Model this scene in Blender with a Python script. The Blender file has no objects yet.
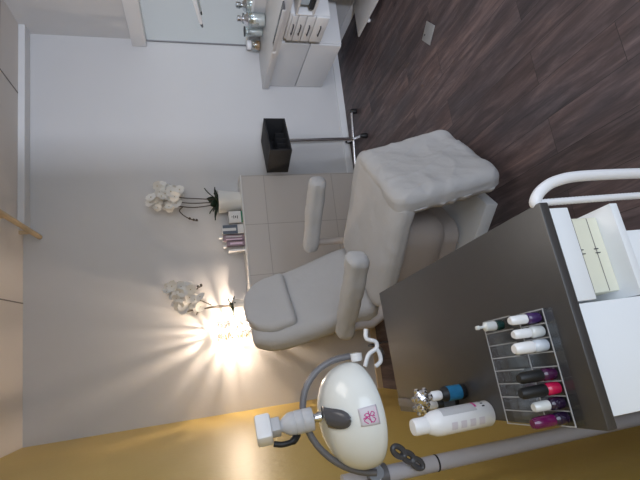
import bpy, bmesh, math, random
from mathutils import Vector, Matrix, Euler, noise
random.seed(7)
PI = math.pi
scene = bpy.context.scene
C = scene.collection
V = Vector

# ------------------------------------------------------------------ camera
cd = bpy.data.cameras.new('camera'); cam = bpy.data.objects.new('camera', cd); C.objects.link(cam)
rv = V((0.97659, -0.20502, -0.06515)); uv = V((0.11675, 0.25076, 0.96098)); fv = V((0.18068, 0.94609, -0.26882))
# the photograph was taken with the phone held upright and is stored on its side
cam.matrix_world = Matrix((( -uv.x, rv.x, -fv.x, 0.0), (-uv.y, rv.y, -fv.y, 0.0), (-uv.z, rv.z, -fv.z, 1.5), (0, 0, 0, 1)))
cd.sensor_width = 36.0; cd.lens = 449.71 / 640 * 36.0; cd.clip_start = 0.02
scene.camera = cam

# ------------------------------------------------------------------ world, daylight, exposure
w = bpy.data.worlds.new('world'); scene.world = w; w.use_nodes = True
w.node_tree.nodes['Background'].inputs[0].default_value = (0.62, 0.72, 0.9, 1)
w.node_tree.nodes['Background'].inputs[1].default_value = 0.6
def area(name, loc, target, sx, sy, power, col):
    l = bpy.data.lights.new(name, 'AREA'); l.shape = 'RECTANGLE'; l.size = sx; l.size_y = sy; l.energy = power; l.color = col
    o = bpy.data.objects.new(name, l); C.objects.link(o); o.location = loc
    o.rotation_euler = (V(target) - V(loc)).to_track_quat('-Z', 'Y').to_euler()
    return o
area('daylight_window_fill', (0.75, -1.12, 1.45), (0.75, 3.0, 1.1), 1.9, 1.8, 28, (0.77, 0.87, 1.0))
area('daylight_beam', (-1.74, -5.2, 1.95), (1.9, 3.84, 1.3), 0.28, 0.6, 290, (0.82, 0.87, 1.0))
area('added_ceiling_fill', (1.3, 1.3, 2.74), (1.3, 1.3, 0.0), 1.2, 1.2, 13, (1.0, 0.95, 0.9))  # added fill under the ceiling to even out the light, no fixture
scene.view_settings.view_transform = 'Standard'
scene.view_settings.look = 'None'
scene.view_settings.exposure = 0.32
scene.view_settings.gamma = 1.0
scene.view_settings.use_curve_mapping = False

# ------------------------------------------------------------------ materials
def mat(name, col, rough=0.6, metal=0.0, bump=0.0, bscale=60.0, var=0.0, vscale=4.0, trans=0.0, ior=1.45, coat=0.0, spec=0.5, alpha=1.0, emis=None, estr=0.0):
    m = bpy.data.materials.new(name); m.use_nodes = True
    nt = m.node_tree; b = nt.nodes['Principled BSDF']
    b.inputs['Base Color'].default_value = (*col, 1); b.inputs['Roughness'].default_value = rough
    b.inputs['Metallic'].default_value = metal; b.inputs['IOR'].default_value = ior
    b.inputs['Transmission Weight'].default_value = trans; b.inputs['Coat Weight'].default_value = coat
    b.inputs['Specular IOR Level'].default_value = spec; b.inputs['Alpha'].default_value = alpha
    if emis: b.inputs['Emission Color'].default_value = (*emis, 1); b.inputs['Emission Strength'].default_value = estr
    tc = nt.nodes.new('ShaderNodeTexCoord')
    if var:
        n = nt.nodes.new('ShaderNodeTexNoise'); n.inputs['Scale'].default_value = vscale; n.inputs['Detail'].default_value = 4
        nt.links.new(tc.outputs['Object'], n.inputs['Vector'])
        mx = nt.nodes.new('ShaderNodeMix'); mx.data_type = 'RGBA'
        mx.inputs['A'].default_value = (*[c * (1 - var) for c in col], 1); mx.inputs['B'].default_value = (*[min(1, c * (1 + var)) for c in col], 1)
        nt.links.new(n.outputs['Fac'], mx.inputs['Factor']); nt.links.new(mx.outputs['Result'], b.inputs['Base Color'])
    if bump:
        n = nt.nodes.new('ShaderNodeTexNoise'); n.inputs['Scale'].default_value = bscale; n.inputs['Detail'].default_value = 3
        nt.links.new(tc.outputs['Object'], n.inputs['Vector'])
        bp = nt.nodes.new('ShaderNodeBump'); bp.inputs['Strength'].default_value = bump; bp.inputs['Distance'].default_value = 0.01
        nt.links.new(n.outputs['Fac'], bp.inputs['Height']); nt.links.new(bp.outputs['Normal'], b.inputs['Normal'])
    return m

M = {}
M['wall'] = mat('back_wall_paint', (0.56, 0.555, 0.56), 0.75, bump=0.05, bscale=90, var=0.02)
M['yellow'] = mat('yellow_wall_paint', (0.52, 0.37, 0.10), 0.42, bump=0.12, bscale=30, var=0.06, vscale=3)
M['ceiling'] = mat('ceiling_paint', (0.66, 0.62, 0.59), 0.8, bump=0.03)
M['trim'] = mat('white_trim', (0.68, 0.68, 0.69), 0.5, var=0.02)
M['cabinet'] = mat('white_lacquer', (0.70, 0.70, 0.71), 0.35, var=0.015)
M['worktop'] = mat('pale_grey_worktop', (0.62, 0.62, 0.63), 0.4, var=0.04, vscale=12)
M['trolley_white'] = mat('trolley_white_laminate', (0.83, 0.85, 0.88), 0.38, var=0.01)
M['trolley_top'] = mat('anthracite_laminate', (0.048, 0.044, 0.043), 0.36, spec=0.8, bump=0.03, bscale=300, var=0.08, vscale=40)
M['fabric'] = mat('white_cotton_cover', (0.46, 0.455, 0.46), 0.9, bump=0.45, bscale=16, var=0.03, vscale=6)
M['beige'] = mat('beige_plastic_shell', (0.40, 0.35, 0.32), 0.5, var=0.03)
M['plinth'] = mat('white_metal_plinth', (0.62, 0.62, 0.62), 0.45, var=0.02)
M['chrome'] = mat('chrome', (0.7, 0.7, 0.72), 0.18, 1.0, var=0.02)
M['grey_metal'] = mat('grey_painted_metal', (0.17, 0.165, 0.175), 0.4, 0.3, var=0.03)
M['light_grey'] = mat('light_grey_plastic', (0.50, 0.50, 0.52), 0.4, var=0.02)
M['pole_grey'] = mat('pale_grey_pole_paint', (0.52, 0.50, 0.53), 0.38, var=0.02)
M['dark_grey'] = mat('dark_grey_plastic', (0.085, 0.085, 0.095), 0.25, var=0.05)
M['black'] = mat('black_plastic', (0.012, 0.012, 0.013), 0.45, var=0.1)
M['black_wood'] = mat('black_stained_wood', (0.014, 0.014, 0.016), 0.75, bump=0.1, bscale=40, var=0.2)
M['shade_white'] = mat('white_enamel', (0.80, 0.82, 0.80), 0.22, coat=0.4, var=0.01)
M['gloss_white'] = mat('gloss_white_plastic', (0.80, 0.80, 0.82), 0.25, var=0.01)
M['tube_white'] = mat('white_powder_coated_tube', (0.80, 0.80, 0.83), 0.3, var=0.01)
M['cream'] = mat('cream_card', (0.74, 0.73, 0.60), 0.6, var=0.02)
M['ink'] = mat('dark_print', (0.03, 0.03, 0.035), 0.6, var=0.1)
M['pink'] = mat('pink_print', (0.55, 0.03, 0.25), 0.5, var=0.1)
M['pale_pink'] = mat('pale_pink_print', (0.75, 0.55, 0.68), 0.5, var=0.03)
M['sticker'] = mat('silvery_white_sticker', (0.62, 0.58, 0.64), 0.3, var=0.05, vscale=60)
M['wood'] = mat('pale_pine', (0.55, 0.42, 0.26), 0.5, bump=0.1, bscale=25, var=0.12, vscale=14)
M['pot'] = mat('white_ceramic_pot', (0.70, 0.69, 0.66), 0.35, var=0.02)
M['leaf'] = mat('dark_green_leaf', (0.012, 0.026, 0.014), 0.4, var=0.3, vscale=20)
M['stem'] = mat('brown_green_stem', (0.06, 0.045, 0.03), 0.6, var=0.2, vscale=30)
M['petal'] = mat('white_petal', (0.78, 0.76, 0.72), 0.6, var=0.03, vscale=30)
M['heart'] = mat('flower_heart', (0.45, 0.36, 0.20), 0.6, var=0.2)
M['bud'] = mat('dark_bud', (0.05, 0.04, 0.035), 0.6, var=0.2)
M['soil'] = mat('bark_soil', (0.03, 0.02, 0.015), 0.95, bump=0.6, bscale=80, var=0.4, vscale=60)
M['mirror'] = mat('mirror_silver', (0.86, 0.90, 0.89), 0.02, 1.0)
M['groove'] = mat('dark_joint', (0.20, 0.18, 0.17), 0.8, var=0.1)
M['steel'] = mat('brushed_floor_plate', (0.34, 0.34, 0.34), 0.4, 0.5, var=0.05)
M['blue_label'] = mat('blue_label', (0.02, 0.16, 0.32), 0.4, var=0.3, vscale=60)
M['silver'] = mat('silver_beads', (0.75, 0.75, 0.78), 0.15, 1.0, var=0.05)
M['pale_blue'] = mat('pale_blue_box', (0.50, 0.60, 0.70), 0.5, var=0.05)
M['slate'] = mat('slate_blue_print', (0.09, 0.11, 0.15), 0.5, var=0.1)
M['lilac'] = mat('dull_mauve_card', (0.28, 0.20, 0.24), 0.5, var=0.15, vscale=40)
M['green'] = mat('green_card', (0.02, 0.16, 0.09), 0.5, var=0.1)
M['white_card'] = mat('white_card', (0.68, 0.67, 0.66), 0.6, var=0.03)
M['amber'] = mat('amber_liquid', (0.50, 0.25, 0.08), 0.3, var=0.1)
def glass(name, col, rough, ior, clear):
    m = bpy.data.materials.new(name); m.use_nodes = True; nt = m.node_tree
    for n in list(nt.nodes): nt.nodes.remove(n)
    out = nt.nodes.new('ShaderNodeOutputMaterial'); mx = nt.nodes.new('ShaderNodeMixShader'); mx.inputs[0].default_value = 1 - clear
    t = nt.nodes.new('ShaderNodeBsdfTransparent'); t.inputs[0].default_value = (*col, 1)
    g = nt.nodes.new('ShaderNodeBsdfGlossy'); g.inputs['Roughness'].default_value = rough; g.inputs['Color'].default_value = (0.95, 0.97, 1, 1)
    nt.links.new(t.outputs[0], mx.inputs[1]); nt.links.new(g.outputs[0], mx.inputs[2]); nt.links.new(mx.outputs[0], out.inputs[0])
    return m
M['acrylic'] = glass('clear_acrylic', (0.93, 0.94, 0.95), 0.08, 1.45, 0.955)
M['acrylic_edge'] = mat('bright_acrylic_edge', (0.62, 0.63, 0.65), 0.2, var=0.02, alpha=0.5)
M['jar_glass'] = glass('clear_jar_glass', (0.86, 0.91, 0.91), 0.04, 1.45, 0.72)
M['bead'] = glass('cut_glass_bead', (0.86, 0.85, 0.84), 0.1, 1.5, 0.30)
M['pane'] = glass('window_pane_glass', (0.98, 0.99, 1.0), 0.01, 1.45, 0.96)
M['bulb'] = mat('lit_bulb', (1, 1, 1), 0.5, emis=(1.0, 0.79, 0.60), estr=4300.0)
for nm, c in (('white', (0.80, 0.80, 0.82)), ('pearl', (0.62, 0.66, 0.72)), ('violet', (0.05, 0.02, 0.10)), ('plum', (0.055, 0.006, 0.045)), ('berry', (0.11, 0.003, 0.06)), ('red', (0.55, 0.01, 0.07)), ('night', (0.02, 0.008, 0.03)), ('teal', (0.008, 0.04, 0.035)), ('milk', (0.66, 0.67, 0.66))):
    M['polish_' + nm] = mat('nail_polish_' + nm, c, 0.12, coat=0.6, var=0.05, vscale=30)

def plank_floor():
    m = bpy.data.materials.new('dark_plank_floor'); m.use_nodes = True; nt = m.node_tree; b = nt.nodes['Principled BSDF']
    L = nt.links.new; N = nt.nodes.new
    tc = N('ShaderNodeTexCoord'); mp = N('ShaderNodeMapping'); mp.inputs['Rotation'].default_value = (0, 0, math.radians(90 - 3))
    L(tc.outputs['Object'], mp.inputs['Vector'])
    br = N('ShaderNodeTexBrick'); br.offset = 0.37; br.inputs['Scale'].default_value = 1.0
    br.inputs['Brick Width'].default_value = 1.05; br.inputs['Row Height'].default_value = 0.165; br.inputs['Mortar Size'].default_value = 0.0012
    br.inputs['Mortar Smooth'].default_value = 0.2; br.inputs['Bias'].default_value = 0.0
    br.inputs['Color1'].default_value = (0, 0, 0, 1); br.inputs['Color2'].default_value = (1, 1, 1, 1); br.inputs['Mortar'].default_value = (0.2, 0.2, 0.2, 1)
    L(mp.outputs[0], br.inputs['Vector'])
    ad = N('ShaderNodeVectorMath'); ad.operation = 'MULTIPLY_ADD'; ad.inputs[1].default_value = (7, 3, 5); L(br.outputs['Color'], ad.inputs[0]); L(mp.outputs[0], ad.inputs[2])
    st = N('ShaderNodeMapping'); st.inputs['Scale'].default_value = (2.2, 17, 1); L(ad.outputs[0], st.inputs['Vector'])
    n1 = N('ShaderNodeTexNoise'); n1.inputs['Scale'].default_value = 1.3; n1.inputs['Detail'].default_value = 8; n1.inputs['Roughness'].default_value = 0.68; n1.inputs['Distortion'].default_value = 0.5; L(st.outputs[0], n1.inputs['Vector'])
    st2 = N('ShaderNodeMapping'); st2.inputs['Scale'].default_value = (1.0, 3.2, 1); L(ad.outputs[0], st2.inputs['Vector'])
    n2 = N('ShaderNodeTexNoise'); n2.inputs['Scale'].default_value = 1.6; n2.inputs['Detail'].default_value = 3; L(st2.outputs[0], n2.inputs['Vector'])
    cr = N('ShaderNodeValToRGB'); e = cr.color_ramp.elements
    e[0].position = 0.25; e[0].color = (0.030, 0.024, 0.025, 1); e[1].position = 0.8; e[1].color = (0.19, 0.147, 0.142, 1)
    k = cr.color_ramp.elements.new(0.5); k.color = (0.076, 0.059, 0.059, 1)
    L(n1.outputs['Fac'], cr.inputs[0])
    c2 = N('ShaderNodeValToRGB'); e = c2.color_ramp.elements
    e[0].position = 0.3; e[0].color = (0.78, 0.82, 0.90, 1); e[1].position = 0.7; e[1].color = (1.15, 0.98, 0.94, 1); L(n2.outputs['Fac'], c2.inputs[0])
    m1 = N('ShaderNodeMix'); m1.data_type = 'RGBA'; m1.blend_type = 'MULTIPLY'; m1.inputs['Factor'].default_value = 1.0; L(cr.outputs[0], m1.inputs['A']); L(c2.outputs[0], m1.inputs['B'])
    tone = N('ShaderNodeMapRange'); tone.inputs['To Min'].default_value = 0.78; tone.inputs['To Max'].default_value = 1.22; L(br.outputs['Color'], tone.inputs['Value'])
    m2 = N('ShaderNodeMix'); m2.data_type = 'RGBA'; m2.blend_type = 'MULTIPLY'; m2.inputs['Factor'].default_value = 1.0; L(m1.outputs['Result'], m2.inputs['A']); L(tone.outputs[0], m2.inputs['B'])
    m3 = N('ShaderNodeMix'); m3.data_type = 'RGBA'; L(br.outputs['Fac'], m3.inputs['Factor']); L(m2.outputs['Result'], m3.inputs['A']); m3.inputs['B'].default_value = (0.026, 0.021, 0.021, 1)
    L(m3.outputs['Result'], b.inputs['Base Color'])
    b.inputs['Roughness'].default_value = 0.5; b.inputs['Specular IOR Level'].default_value = 0.35
    bp = N('ShaderNodeBump'); bp.inputs['Strength'].default_value = 0.25; bp.inputs['Distance'].default_value = 0.004; L(n1.outputs['Fac'], bp.inputs['Height']); L(bp.outputs[0], b.inputs['Normal'])
    return m
M['floor'] = plank_floor()

def tile_mat():
    m = bpy.data.materials.new('pale_taupe_tiles'); m.use_nodes = True; nt = m.node_tree; b = nt.nodes['Principled BSDF']
    L = nt.links.new; N = nt.nodes.new
    tc = N('ShaderNodeTexCoord'); sp = N('ShaderNodeSeparateXYZ'); L(tc.outputs['Object'], sp.inputs[0])
    cb = N('ShaderNodeCombineXYZ'); ax = N('ShaderNodeMath'); ax.inputs[1].default_value = 10 * 0.42 - 0.44 ; L(sp.outputs['X'], ax.inputs[0]); L(ax.outputs[0], cb.inputs['X'])
    az = N('ShaderNodeMath'); az.inputs[1].default_value = -0.90 + 5 * 0.60; L(sp.outputs['Z'], az.inputs[0]); L(az.outputs[0], cb.inputs['Y'])
    br = N('ShaderNodeTexBrick'); br.offset = 0.0; br.inputs['Scale'].default_value = 1.0; br.inputs['Brick Width'].default_value = 0.42; br.inputs['Row Height'].default_value = 0.60
    br.inputs['Mortar Size'].default_value = 0.0028; br.inputs['Mortar Smooth'].default_value = 0.1
    br.inputs['Color1'].default_value = (0.50, 0.465, 0.44, 1); br.inputs['Color2'].default_value = (0.52, 0.485, 0.46, 1); br.inputs['Mortar'].default_value = (0.36, 0.33, 0.31, 1)
    L(cb.outputs[0], br.inputs['Vector']); L(br.outputs['Color'], b.inputs['Base Color'])
    b.inputs['Roughness'].default_value = 0.35
    bp = N('ShaderNodeBump'); bp.invert = True; bp.inputs['Strength'].default_value = 0.4; bp.inputs['Distance'].default_value = 0.002; L(br.outputs['Fac'], bp.inputs['Height']); L(bp.outputs[0], b.inputs['Normal'])
    return m
M['tile'] = tile_mat()

# ------------------------------------------------------------------ helpers
def box(bm, x0, x1, y0, y1, z0, z1, bev=0.0, mtx=None):
    r = bmesh.ops.create_cube(bm, size=1.0); vs = r['verts']
    bmesh.ops.scale(bm, vec=(x1 - x0, y1 - y0, z1 - z0), verts=vs)
    bmesh.ops.translate(bm, vec=((x0 + x1) / 2, (y0 + y1) / 2, (z0 + z1) / 2), verts=vs)
    if mtx is not None: bmesh.ops.transform(bm, matrix=mtx, verts=vs)
    if bev:
        es = list({e for v in vs for e in v.link_edges})
        bmesh.ops.bevel(bm, geom=es, offset=bev, segments=2, affect='EDGES', profile=0.5)
def tube(bm, pts, r, seg=14, closed=False, caps=True):
    pts = [V(p) for p in pts]; n = len(pts); rr = r if isinstance(r, (list, tuple)) else [r] * n
    rings = []; up = None
    for i in range(n):
        a = pts[i - 1] if (i > 0 or closed) else pts[i]; b = pts[(i + 1) % n] if (i < n - 1 or closed) else pts[i]
        t = (b - a).normalized()
        if up is None:
            up = V((0, 0, 1)) if abs(t.z) < 0.9 else V((1, 0, 0))
        s = t.cross(up).normalized(); up = s.cross(t).normalized()
        rings.append([bm.verts.new(pts[i] + (s * math.cos(2 * PI * k / seg) + up * math.sin(2 * PI * k / seg)) * rr[i]) for k in range(seg)])
    m = n if closed else n - 1
    for i in range(m):
        A, B = rings[i], rings[(i + 1) % n]
        for k in range(seg): bm.faces.new((A[k], A[(k + 1) % seg], B[(k + 1) % seg], B[k]))
    if caps and not closed:
        bm.faces.new(rings[0][::-1]); bm.faces.new(rings[-1])
def smooth_path(pts, n=8):
    pts = [V(p) for p in pts]; P = [2 * pts[0] - pts[1]] + pts + [2 * pts[-1] - pts[-2]]; out = []
    for i in range(1, len(P) - 2):
        for k in range(n):
            t = k / n; a, b, c, d = P[i - 1], P[i], P[i + 1], P[i + 2]
            out.append(0.5 * ((2 * b) + (c - a) * t + (2 * a - 5 * b + 4 * c - d) * t * t + (3 * b - a - 3 * c + d) * t ** 3))
    out.append(P[-2]); return out
def lathe(bm, prof, seg=28, mtx=None, sx=1.0, sy=1.0, cap=True):
    mtx = mtx or Matrix(); rings = []
    for r, z in prof:
        rings.append([bm.verts.new(mtx @ V((r * sx * math.cos(2 * PI * k / seg), r * sy * math.sin(2 * PI * k / seg), z))) for k in range(seg)])
    for A, B in zip(rings, rings[1:]):
        for k in range(seg): bm.faces.new((A[k], A[(k + 1) % seg], B[(k + 1) % seg], B[k]))
    if cap:
        if prof[0][0] > 1e-5: bm.faces.new(rings[0][::-1])
        if prof[-1][0] > 1e-5: bm.faces.new(rings[-1])
def cushion(bm, sx, sy, sz, r, mtx, n=26, amp=0.006, freq=7.0, shape=None, seed=0.0, wr=(1, 1, 1)):
    """a rounded, slightly rumpled block of full size sx, sy, sz"""
    r0 = bmesh.ops.create_cube(bm, size=2.0); vs0 = r0['verts']
    es = list({e for v in vs0 for e in v.link_edges})
    bmesh.ops.subdivide_edges(bm, edges=es, cuts=n, use_grid_fill=True)
    vs = list(bm.verts)
    h = V((sx / 2, sy / 2, sz / 2))
    for v in vs:
        p = V((v.co.x * h.x, v.co.y * h.y, v.co.z * h.z))
        q = V(tuple(max(-h[i] + r[i], min(h[i] - r[i], p[i])) for i in range(3)))
        d = V(tuple((p[i] - q[i]) / r[i] for i in range(3)))
        if d.length > 1e-9:
            mxd = max(abs(c) for c in d); d = d.normalized() * mxd
        p = V(tuple(q[i] + d[i] * r[i] for i in range(3)))
        if shape: p = shape(p)
        nz = noise.noise(V((p.x * freq * wr[0] + seed, p.y * freq * wr[1], p.z * freq * wr[2]))) + 0.5 * noise.noise(V((p.x * freq * 2.7 + seed, p.y * freq * 2.2, p.z * freq * 2.4)))
        nd = V((p.x / h.x ** 2, p.y / h.y ** 2, p.z / h.z ** 2)).normalized()
        v.co = mtx @ (p + nd * nz * amp)
def obj(name, bm, m, parent=None, smooth=True, angle=40, kind=None, label=None):
    bmesh.ops.recalc_face_normals(bm, faces=bm.faces)
    me = bpy.data.meshes.new(name); bm.to_mesh(me); bm.free()
    ms = m if isinstance(m, list) else [m]
    for x in ms: me.materials.append(x)
    if smooth:
        me.polygons.foreach_set('use_smooth', [True] * len(me.polygons))
        me.set_sharp_from_angle(angle=math.radians(angle))
    o = bpy.data.objects.new(name, me); C.objects.link(o)
    if parent is not None: o.parent = parent
    if kind: o['kind'] = kind
    if label: o['label'] = label
    return o
def thing(name, label, cat, loc=(0, 0, 0), rz=0.0, group=None):
    o = bpy.data.objects.new(name, None); C.objects.link(o); o.empty_display_size = 0.1
    o.location = loc; o.rotation_euler = (0, 0, rz); o['label'] = label; o['category'] = cat
    if group: o['group'] = group
    return o
def tag(o, label, cat, group=None, kind=None):
    o['label'] = label; o['category'] = cat
    if group: o['group'] = group
    if kind: o['kind'] = kind
    return o
def B(): return bmesh.new()
def bx(name, m, parent, x0, x1, y0, y1, z0, z1, bev=0.0, mtx=None, **k):
    bm = B(); box(bm, x0, x1, y0, y1, z0, z1, bev, mtx); return obj(name, bm, m, parent, **k)
def tb(name, m, parent, pts, r, seg=14, **k):
    bm = B(); tube(bm, pts, r, seg); return obj(name, bm, m, parent, **k)
def lt(name, m, parent, prof, seg=28, mtx=None, sx=1.0, sy=1.0, **k):
    bm = B(); lathe(bm, prof, seg, mtx, sx, sy); return obj(name, bm, m, parent, **k)
T = Matrix.Translation
def Rm(ang, ax): return Matrix.Rotation(ang, 4, ax)

# ------------------------------------------------------------------ room
XL, XR, YB, YF, ZC = -0.615, 2.667, 3.842, -1.2, 2.764
def struct(name, m, *a, **k):
    return bx(name, m, None, *a, kind='structure', smooth=False, **k)
struct('floor', M['floor'], XL - 0.1, XR + 0.1, YF - 0.1, YB + 0.1, -0.1, 0.0)
WL = Matrix.Translation(V((XL, YB, 0))) @ Matrix.Rotation(math.radians(3.0), 4, 'Z') @ Matrix.Translation(V((-XL, -YB, 0)))
struct('wall_left', M['yellow'], XL - 0.1, XL, YF - 0.2, YB + 0.1, 0.0, ZC, mtx=WL)
struct('wall_right', M['wall'], XR, XR + 0.1, YF - 0.1, YB + 0.1, 0.0, ZC)
struct('wall_back', M['wall'], XL, XR, YB, YB + 0.1, 0.0, ZC)
bm = B(); WX0, WX1, WZ0, WZ1 = -0.345, 2.0, 0.35, 2.5  # unseen window opening, left jamb placed to bound the daylight beam
box(bm, XL, WX0, YF - 0.1, YF, 0, ZC); box(bm, WX1, XR, YF - 0.1, YF, 0, ZC)
box(bm, WX0, WX1, YF - 0.1, YF, 0, WZ0); box(bm, WX0, WX1, YF - 0.1, YF, WZ1, ZC)
obj('wall_rear', bm, M['wall'], None, smooth=False, kind='structure')
bm = B()
for x0, x1, z0, z1 in ((WX0, WX0 + 0.04, WZ0, WZ1), (WX1 - 0.04, WX1, WZ0, WZ1), (WX0, WX1, WZ0, WZ0 + 0.04), (WX0, WX1, WZ1 - 0.04, WZ1)):
    box(bm, x0, x1, YF - 0.08, YF - 0.02, z0, z1)
wf = obj('unseen_window', bm, M['trim'], None, smooth=False, kind='structure')
bx('pane', M['pane'], wf, WX0 + 0.04, WX1 - 0.04, YF - 0.054, YF - 0.048, WZ0 + 0.04, WZ1 - 0.04, smooth=False)
bm = B(); box(bm, XL - 0.1, XR + 0.1, YF - 0.1, YB + 0.1, ZC, ZC + 0.1)
obj('ceiling', bm, M['ceiling'], None, smooth=False, kind='structure')
# panel joints of the ceiling
bm = B()
box(bm, 0.95, XR, 3.36, 3.372, ZC - 0.003, ZC + 0.001)
box(bm, 2.05, 2.06, YF, 3.72, ZC - 0.003, ZC + 0.001)
box(bm, 0.40, 0.408, YF, YB, ZC - 0.003, ZC + 0.001)
obj('trim_2', bm, M['groove'], None, smooth=False, kind='structure')
struct('trim_1', M['trim'], 0.95, XR, 3.72, YB, 2.715, ZC, bev=0.004)       # cornice strip along the back wall
struct('baseboard_back', M['trim'], 1.29, XR, YB - 0.015, YB, 0.0, 0.065, bev=0.003)
struct('baseboard_left', M['wood'], XL, -0.034, YB - 0.014, YB, 0.0, 0.05, bev=0.003)
struct('baseboard_right', M['trim'], XR - 0.015, XR, YF, YB - 0.015, 0.0, 0.065, bev=0.003)
struct('wall_half_height', M['tile'], -0.03, 1.285, 3.62, YB, 0.0, 1.088)
struct('trim_3', M['white_card'], -0.033, 1.288, 3.612, YB, 1.088, 1.10, bev=0.002)

# wooden rail under the ceiling
t = thing('curtain_rail', 'pale wooden rail running front to back under the ceiling above the tiled half wall', 'rail', (0.906, 3.2, 2.65))
tb('rod', M['wood'], t, [(0.0, -1.6, 0), (-0.0, 0.64, 0)], 0.019, 12)
bx('rail_bracket', M['wood'], t, -0.012, 0.012, -0.012, 0.012, 0.01, 0.114)
bx('rail_bracket', M['wood'], t, -0.012, 0.012, 0.45, 0.474, 0.01, 0.08)

# floor outlet plate
t = thing('floor_outlet', 'small grey diamond-turned metal outlet plate set in the dark floor', 'outlet', (1.70, 2.235, 0.0), math.radians(40))
bx('cover_plate', M['steel'], t, -0.058, 0.058, -0.058, 0.058, 0.0, 0.005, 0.002)
lt('screw', M['black'], t, [(0.006, 0.005), (0.006, 0.0065), (0.0, 0.0066)], 10, T(V((0.034, 0.02, 0))))

# ------------------------------------------------------------------ mirror and vanity on the right
t = thing('wall_mirror', 'large white-framed mirror on the right wall over the worktop', 'mirror', (XR, 3.84, 0.91))
bx('mirror_glass', M['mirror'], t, -0.012, -0.002, -1.66, -0.012, 0.0, 0.885, smooth=False)
bx('frame_board', M['cabinet'], t, -0.075, -0.002, -1.70, -0.004, 0.885, 1.005, 0.004)
bx('side_strip', M['grey_metal'], t, -0.018, -0.002, -0.012, -0.004, -0.01, 0.885)
bx('side_strip', M['cabinet'], t, -0.02, -0.002, -1.70, -1.66, -0.01, 0.885)
bx('bottom_strip', M['cabinet'], t, -0.018, -0.002, -1.70, -0.004, -0.02, 0.0)
t = thing('swing_arm', 'slim white wall arm with dark tip crossing the mirror', 'wall arm', (2.655, 3.05, 1.40))
lt('wall_mount', M['gloss_white'], t, [(0.03, -0.055), (0.03, -0.02), (0.0, -0.02)], 16, Rm(-PI / 2, 'Y') @ T(V((0, 0, 0.055))))
tb('arm_rod', M['gloss_white'], t, [(-0.035, 0.0, 0.0), (-0.06, 0.05, -0.005), (-0.06, 0.42, -0.075)], [0.014, 0.019, 0.016], 12)
tb('tip', M['dark_grey'], t, [(-0.06, 0.42, -0.075), (-0.06, 0.47, -0.086)], [0.014, 0.008], 12)

t = thing('vanity_cabinet', 'white wall-hung vanity unit with two wide drawer fronts under the worktop', 'cabinet', (2.24, 3.835, 0.21))
bx('body', M['cabinet'], t, 0.02, 0.42, -0.66, 0.0, 0.0, 0.52, 0.003)
bx('drawer', M['cabinet'], t, 0.0, 0.019, -0.655, -0.003, 0.003, 0.265, 0.003)
bx('drawer', M['cabinet'], t, 0.0, 0.019, -0.655, -0.003, 0.273, 0.517, 0.003)
t = thing('worktop', 'pale grey worktop slab over the white vanity and drawers', 'worktop', (2.205, 3.838, 0.731))
bx('slab', M['worktop'], t, 0.0, 0.455, -1.70, 0.0, 0.0, 0.062, 0.006)
t = thing('counter_slat', 'long dark tray at the front edge of the worktop', 'slat', (2.17, 3.0, 0.796))  # dark flat piece with a pale rim at the worktop's front edge
bx('slat_base', M['dark_grey'], t, -0.045, 0.025, -0.35, 0.12, 0.0, 0.012, 0.002)
bx('slat_rim', M['light_grey'], t, -0.053, -0.045, -0.35, 0.12, -0.004, 0.022, 0.002)
bx('slat_knob', M['gloss_white'], t, -0.055, -0.025, 0.12, 0.15, -0.01, 0.02, 0.006)

def drawers(name, label, x, y0, y1, z0, zs, depth=0.42):
    t = thing(name, label, 'cabinet', (x, y0, z0))
    h = zs[-1]
    bx('body', M['cabinet'], t, 0.018, depth, y1 - y0, 0.0, 0.0, h + 0.012, 0.003)
    for a, b in zip(zs, zs[1:]):
        d = bx('drawer', M['cabinet'], t, 0.0, 0.017, y1 - y0 + 0.003, -0.003, a + 0.003, b - 0.003, 0.003)
        bm = B(); yc = (y1 - y0) / 2; zc = (a + b) / 2
        tube(bm, [(0.0, yc - 0.05, zc), (-0.014, yc - 0.05, zc), (-0.014, yc + 0.05, zc), (0.0, yc + 0.05, zc)], 0.0055, 8)
        obj('handle', bm, M['dark_grey'], d)
    return t
drawers('drawer_unit', 'white unit of four stacked drawers with dark bar handles beside the vanity', 2.2, 3.09, 2.80, 0.42, [0, 0.105, 0.175, 0.24, 0.288])
t = thing('rolling_cabinet', 'white low cabinet on a wide base board standing on the dark floor below the drawers', 'cabinet', (2.37, 2.66, 0.0))
bx('body', M['cabinet'], t, 0.02, 0.28, -0.8, 0.0, 0.05, 0.40, 0.003)
bx('front_panel', M['cabinet'], t, 0.0, 0.019, -0.8, 0.0, 0.12, 0.40, 0.003)
bx('base_board', M['cabinet'], t, -0.03, 0.28, -0.8, 0.52, 0.035, 0.05, 0.002)
for y in (-0.6, 0.35): lt('caster', M['gloss_white'], t, [(0.0, 0.0), (0.012, 0.001), (0.018, 0.012), (0.012, 0.03), (0.0, 0.035)], 14, T(V((0.0, y, 0))))
t = thing('open_shelf_unit', 'white open box shelf hanging under the worktop beside the drawers', 'shelf', (2.2, 2.795, 0.55))
bx('side_panel', M['cabinet'], t, 0.0, 0.4, -0.015, 0.0, 0.0, 0.14, 0.002)
bx('bottom_panel', M['cabinet'], t, 0.0, 0.4, -0.5, -0.015, 0.0, 0.015, 0.002)
bx('top_panel', M['cabinet'], t, 0.0, 0.4, -0.5, -0.015, 0.125, 0.14, 0.002)
t = tag(bx('black_folder', M['black'], None, 2.21, 2.45, 2.50, 2.74, 0.566, 0.60, 0.004), 'black folder lying in the white open shelf beside the drawers', 'folder')
t = tag(bx('blue_box', M['pale_blue'], None, 2.23, 2.45, 2.52, 2.72, 0.6005, 0.665, 0.006), 'pale blue box stacked on the black folder in the shelf', 'box')

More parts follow.
